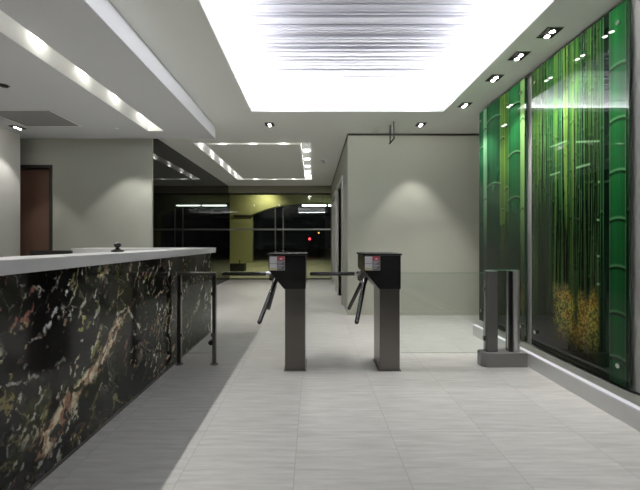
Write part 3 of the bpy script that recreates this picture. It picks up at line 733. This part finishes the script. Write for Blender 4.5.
def art_near(Y, Z):
    """a grove of slim culms, one thick culm near us, ochre undergrowth low down"""
    ya, yb = inv(629), inv(531)
    s = (Y-ya)/(yb-ya)                                       # 0 near end .. 1 far end
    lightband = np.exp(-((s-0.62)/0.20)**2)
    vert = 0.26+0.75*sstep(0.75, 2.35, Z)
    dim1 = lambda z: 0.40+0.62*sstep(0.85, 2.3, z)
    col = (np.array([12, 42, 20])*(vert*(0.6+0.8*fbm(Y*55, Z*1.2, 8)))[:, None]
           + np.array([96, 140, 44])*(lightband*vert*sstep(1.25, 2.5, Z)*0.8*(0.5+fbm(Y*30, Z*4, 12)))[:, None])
    r = np.random.default_rng(23)
    cols = [(30, 84, 34), (52, 106, 40), (18, 66, 34), (84, 128, 50), (24, 84, 48), (112, 146, 64), (10, 38, 20), (16, 58, 30)]
    for k in range(190):
        yc = r.uniform(ya+0.09, yb); f = k/190; w = 0.007+0.020*f*r.uniform(0.5, 1.2)
        sc = (yc-ya)/(yb-ya); c = np.array(cols[r.integers(len(cols))], float)
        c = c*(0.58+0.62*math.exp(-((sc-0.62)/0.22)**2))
        zb = r.uniform(0.35, 0.75) if sc > 0.32 else 0.0
        new = culm(col, Y, Z, yc, w, c, np.arange(r.uniform(0, .3), 2.7, r.uniform(.22, .42)), glowz=dim1, tilt=r.uniform(-.015, .015), ew=0.16)
        a = sstep(zb-0.1, zb+0.25, Z)[:, None]
        col = col*(1-a)+new*a
    st = (fbm(Y*70, Z*1.5, 131, 3)*sstep(1.35, 0.9, Z)*sstep(0.26, 0.42, Z))[:, None]
    col = col+st*np.array([44, 48, 28])
    # dark trunks low down
    for k in range(26):
        yc = r.uniform(ya+0.30, yb); w = r.uniform(0.008, 0.022)
        u = np.abs(Y-yc-r.uniform(-.02, .02)*(Z-1))/(w/2); a = (1-sstep(0.8, 1.1, u))*sstep(1.55, 1.0, Z)*0.85*sstep(0.3, 0.42, Z)
        col = over(col, a, (12, 14, 10))
    # ochre undergrowth
    leaf = 0.5*fbm(Y*75, Z*75, 91, 3)+0.5*fbm(Y*150+3, Z*150, 93, 2)
    hgt = 0.74+0.16*(fbm(Y*7, Z*0+2, 95)-0.5)*2
    m = sstep(hgt, hgt-0.16, Z)*sstep(inv(603), inv(594), Y)*sstep(inv(547), inv(560), Y)
    gap = 1-0.75*np.exp(-((Y-inv(576))/0.022)**2)*sstep(0.35, 0.5, Z)
    tone = (0.15+0.75*sstep(0.36, 0.64, leaf))[:, None]; warm = sstep(0.45, 0.6, fbm(Y*12, Z*12, 99))[:, None]
    lc = (np.array([34, 38, 16])*(1-tone)+np.array([176, 166, 74])*tone)*(1-warm)+(np.array([46, 38, 14])*(1-tone)+np.array([190, 156, 64])*tone)*warm
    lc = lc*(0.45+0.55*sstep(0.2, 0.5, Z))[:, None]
    a = (m*gap*0.92)[:, None]; col = col*(1-a)+lc*a
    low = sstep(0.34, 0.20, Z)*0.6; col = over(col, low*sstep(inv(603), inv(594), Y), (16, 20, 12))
    # side twigs slanting across
    def twig(p0, p1, w=0.0065, c=(170, 215, 165)):
        nonlocal col
        a0, a1 = inv(p0[0]), inv(p1[0]); b0, b1 = pyz(p0[1], a0), pyz(p1[1], a1)
        t = np.clip((Y-a0)/(a1-a0), 0, 1); on = ((Y-a0)*(Y-a1) < 0).astype(float)
        zc = b0+(b1-b0)*t; col = over(col, on*(1-sstep(w*0.7, w*1.3, np.abs(Z-zc)))*0.65, c)
    for p0, p1 in (((550, 147), (567, 141)), ((576, 142), (602, 141)), ((602, 141), (611, 133)), ((550, 175), (560, 172)),
                   ((576, 168), (590, 164)), ((605, 160), (626, 155)), ((598, 182), (611, 181)), ((597, 220), (603, 220)), ((597, 256), (602, 256)), ((597, 284), (603, 284))):
        twig(p0, p1)
    # darkness behind the thick culm, then the culm itself
    a = sstep(inv(597), inv(604), Y)*0.75; col = over(col, a, (8, 30, 18))
    for x0, x1, c in ((600, 603.5, (20, 66, 36)), (626.5, 629.2, (16, 58, 32))):
        b0, b1 = inv(x1), inv(x0); col = culm(col, Y, Z, (b0+b1)/2, b1-b0, c, [0.7, 1.3, 1.9], glowz=lambda z: 0.4+0.7*sstep(0.5, 2.2, z), ew=0.16)
    b0, b1 = inv(625.8), inv(609.5); yc = (b0+b1)/2
    col = culm(col, Y, Z, yc, b1-b0, (30, 100, 48), [pyz(n, yc) for n in (66, 120, 172, 220, 268, 314, 359)], glowz=lambda z: 0.66+0.48*sstep(0.6, 2.3, z), edgecol=(170, 225, 165), ew=0.045, arc=0.012)
    return col
def mural(x_near, x_far, art, ny, label, pins):
    y0, y1 = inv(x_near), inv(x_far); z0, z1 = 0.135, 2.70
    t = tag(empty('bamboo_panel', (XP, (y0+y1)/2, 0)), label, 'panel', 'glossy bamboo print panels')
    s = grid_sheet('print', XP-0.018, y0, y1, z0, z1, ny, 330, art, M['mural'], None)
    s.parent = t; s.matrix_parent_inverse = Matrix.Translation(t.location).inverted()
    yc = (y1-y0)/2
    MB().box(-0.0176, -0.004, -yc, yc, z0, z1).build('backing', M['acrylic'], t)
    for (yy, zz) in ((-yc+0.07, z0+0.13), (yc-0.07, z0+0.13), (-yc+0.07, z1-0.12), (yc-0.07, z1-0.12)):
        MB().tube((-0.019, yy, zz), (-0.034, yy, zz), 0.016).build('standoff_pin', M['chrome'], t, True)
        MB().tube((-0.003, yy, zz), (0.024, yy, zz), 0.012).build('standoff_spacer', M['chrome'], t, True)
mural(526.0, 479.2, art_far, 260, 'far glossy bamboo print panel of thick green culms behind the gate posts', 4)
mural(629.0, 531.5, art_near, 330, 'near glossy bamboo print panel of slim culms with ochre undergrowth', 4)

# ------------------------------------------------------------------ world and view
w = bpy.data.worlds.new('night'); SC.world = w; w.use_nodes = True
w.node_tree.nodes['Background'].inputs[0].default_value = (0.006, 0.007, 0.009, 1)
w.node_tree.nodes['Background'].inputs[1].default_value = 0.3
SC.view_settings.view_transform = 'Standard'; SC.view_settings.look = 'None'
SC.view_settings.gamma = 1; SC.view_settings.use_curve_mapping = False
SC.view_settings.exposure = 0.25
SC.cycles.use_denoising = True
SC.cycles.max_bounces = 10; SC.cycles.diffuse_bounces = 6; SC.cycles.glossy_bounces = 6; SC.cycles.transparent_max_bounces = 12
SC.cycles.sample_clamp_indirect = 6.0
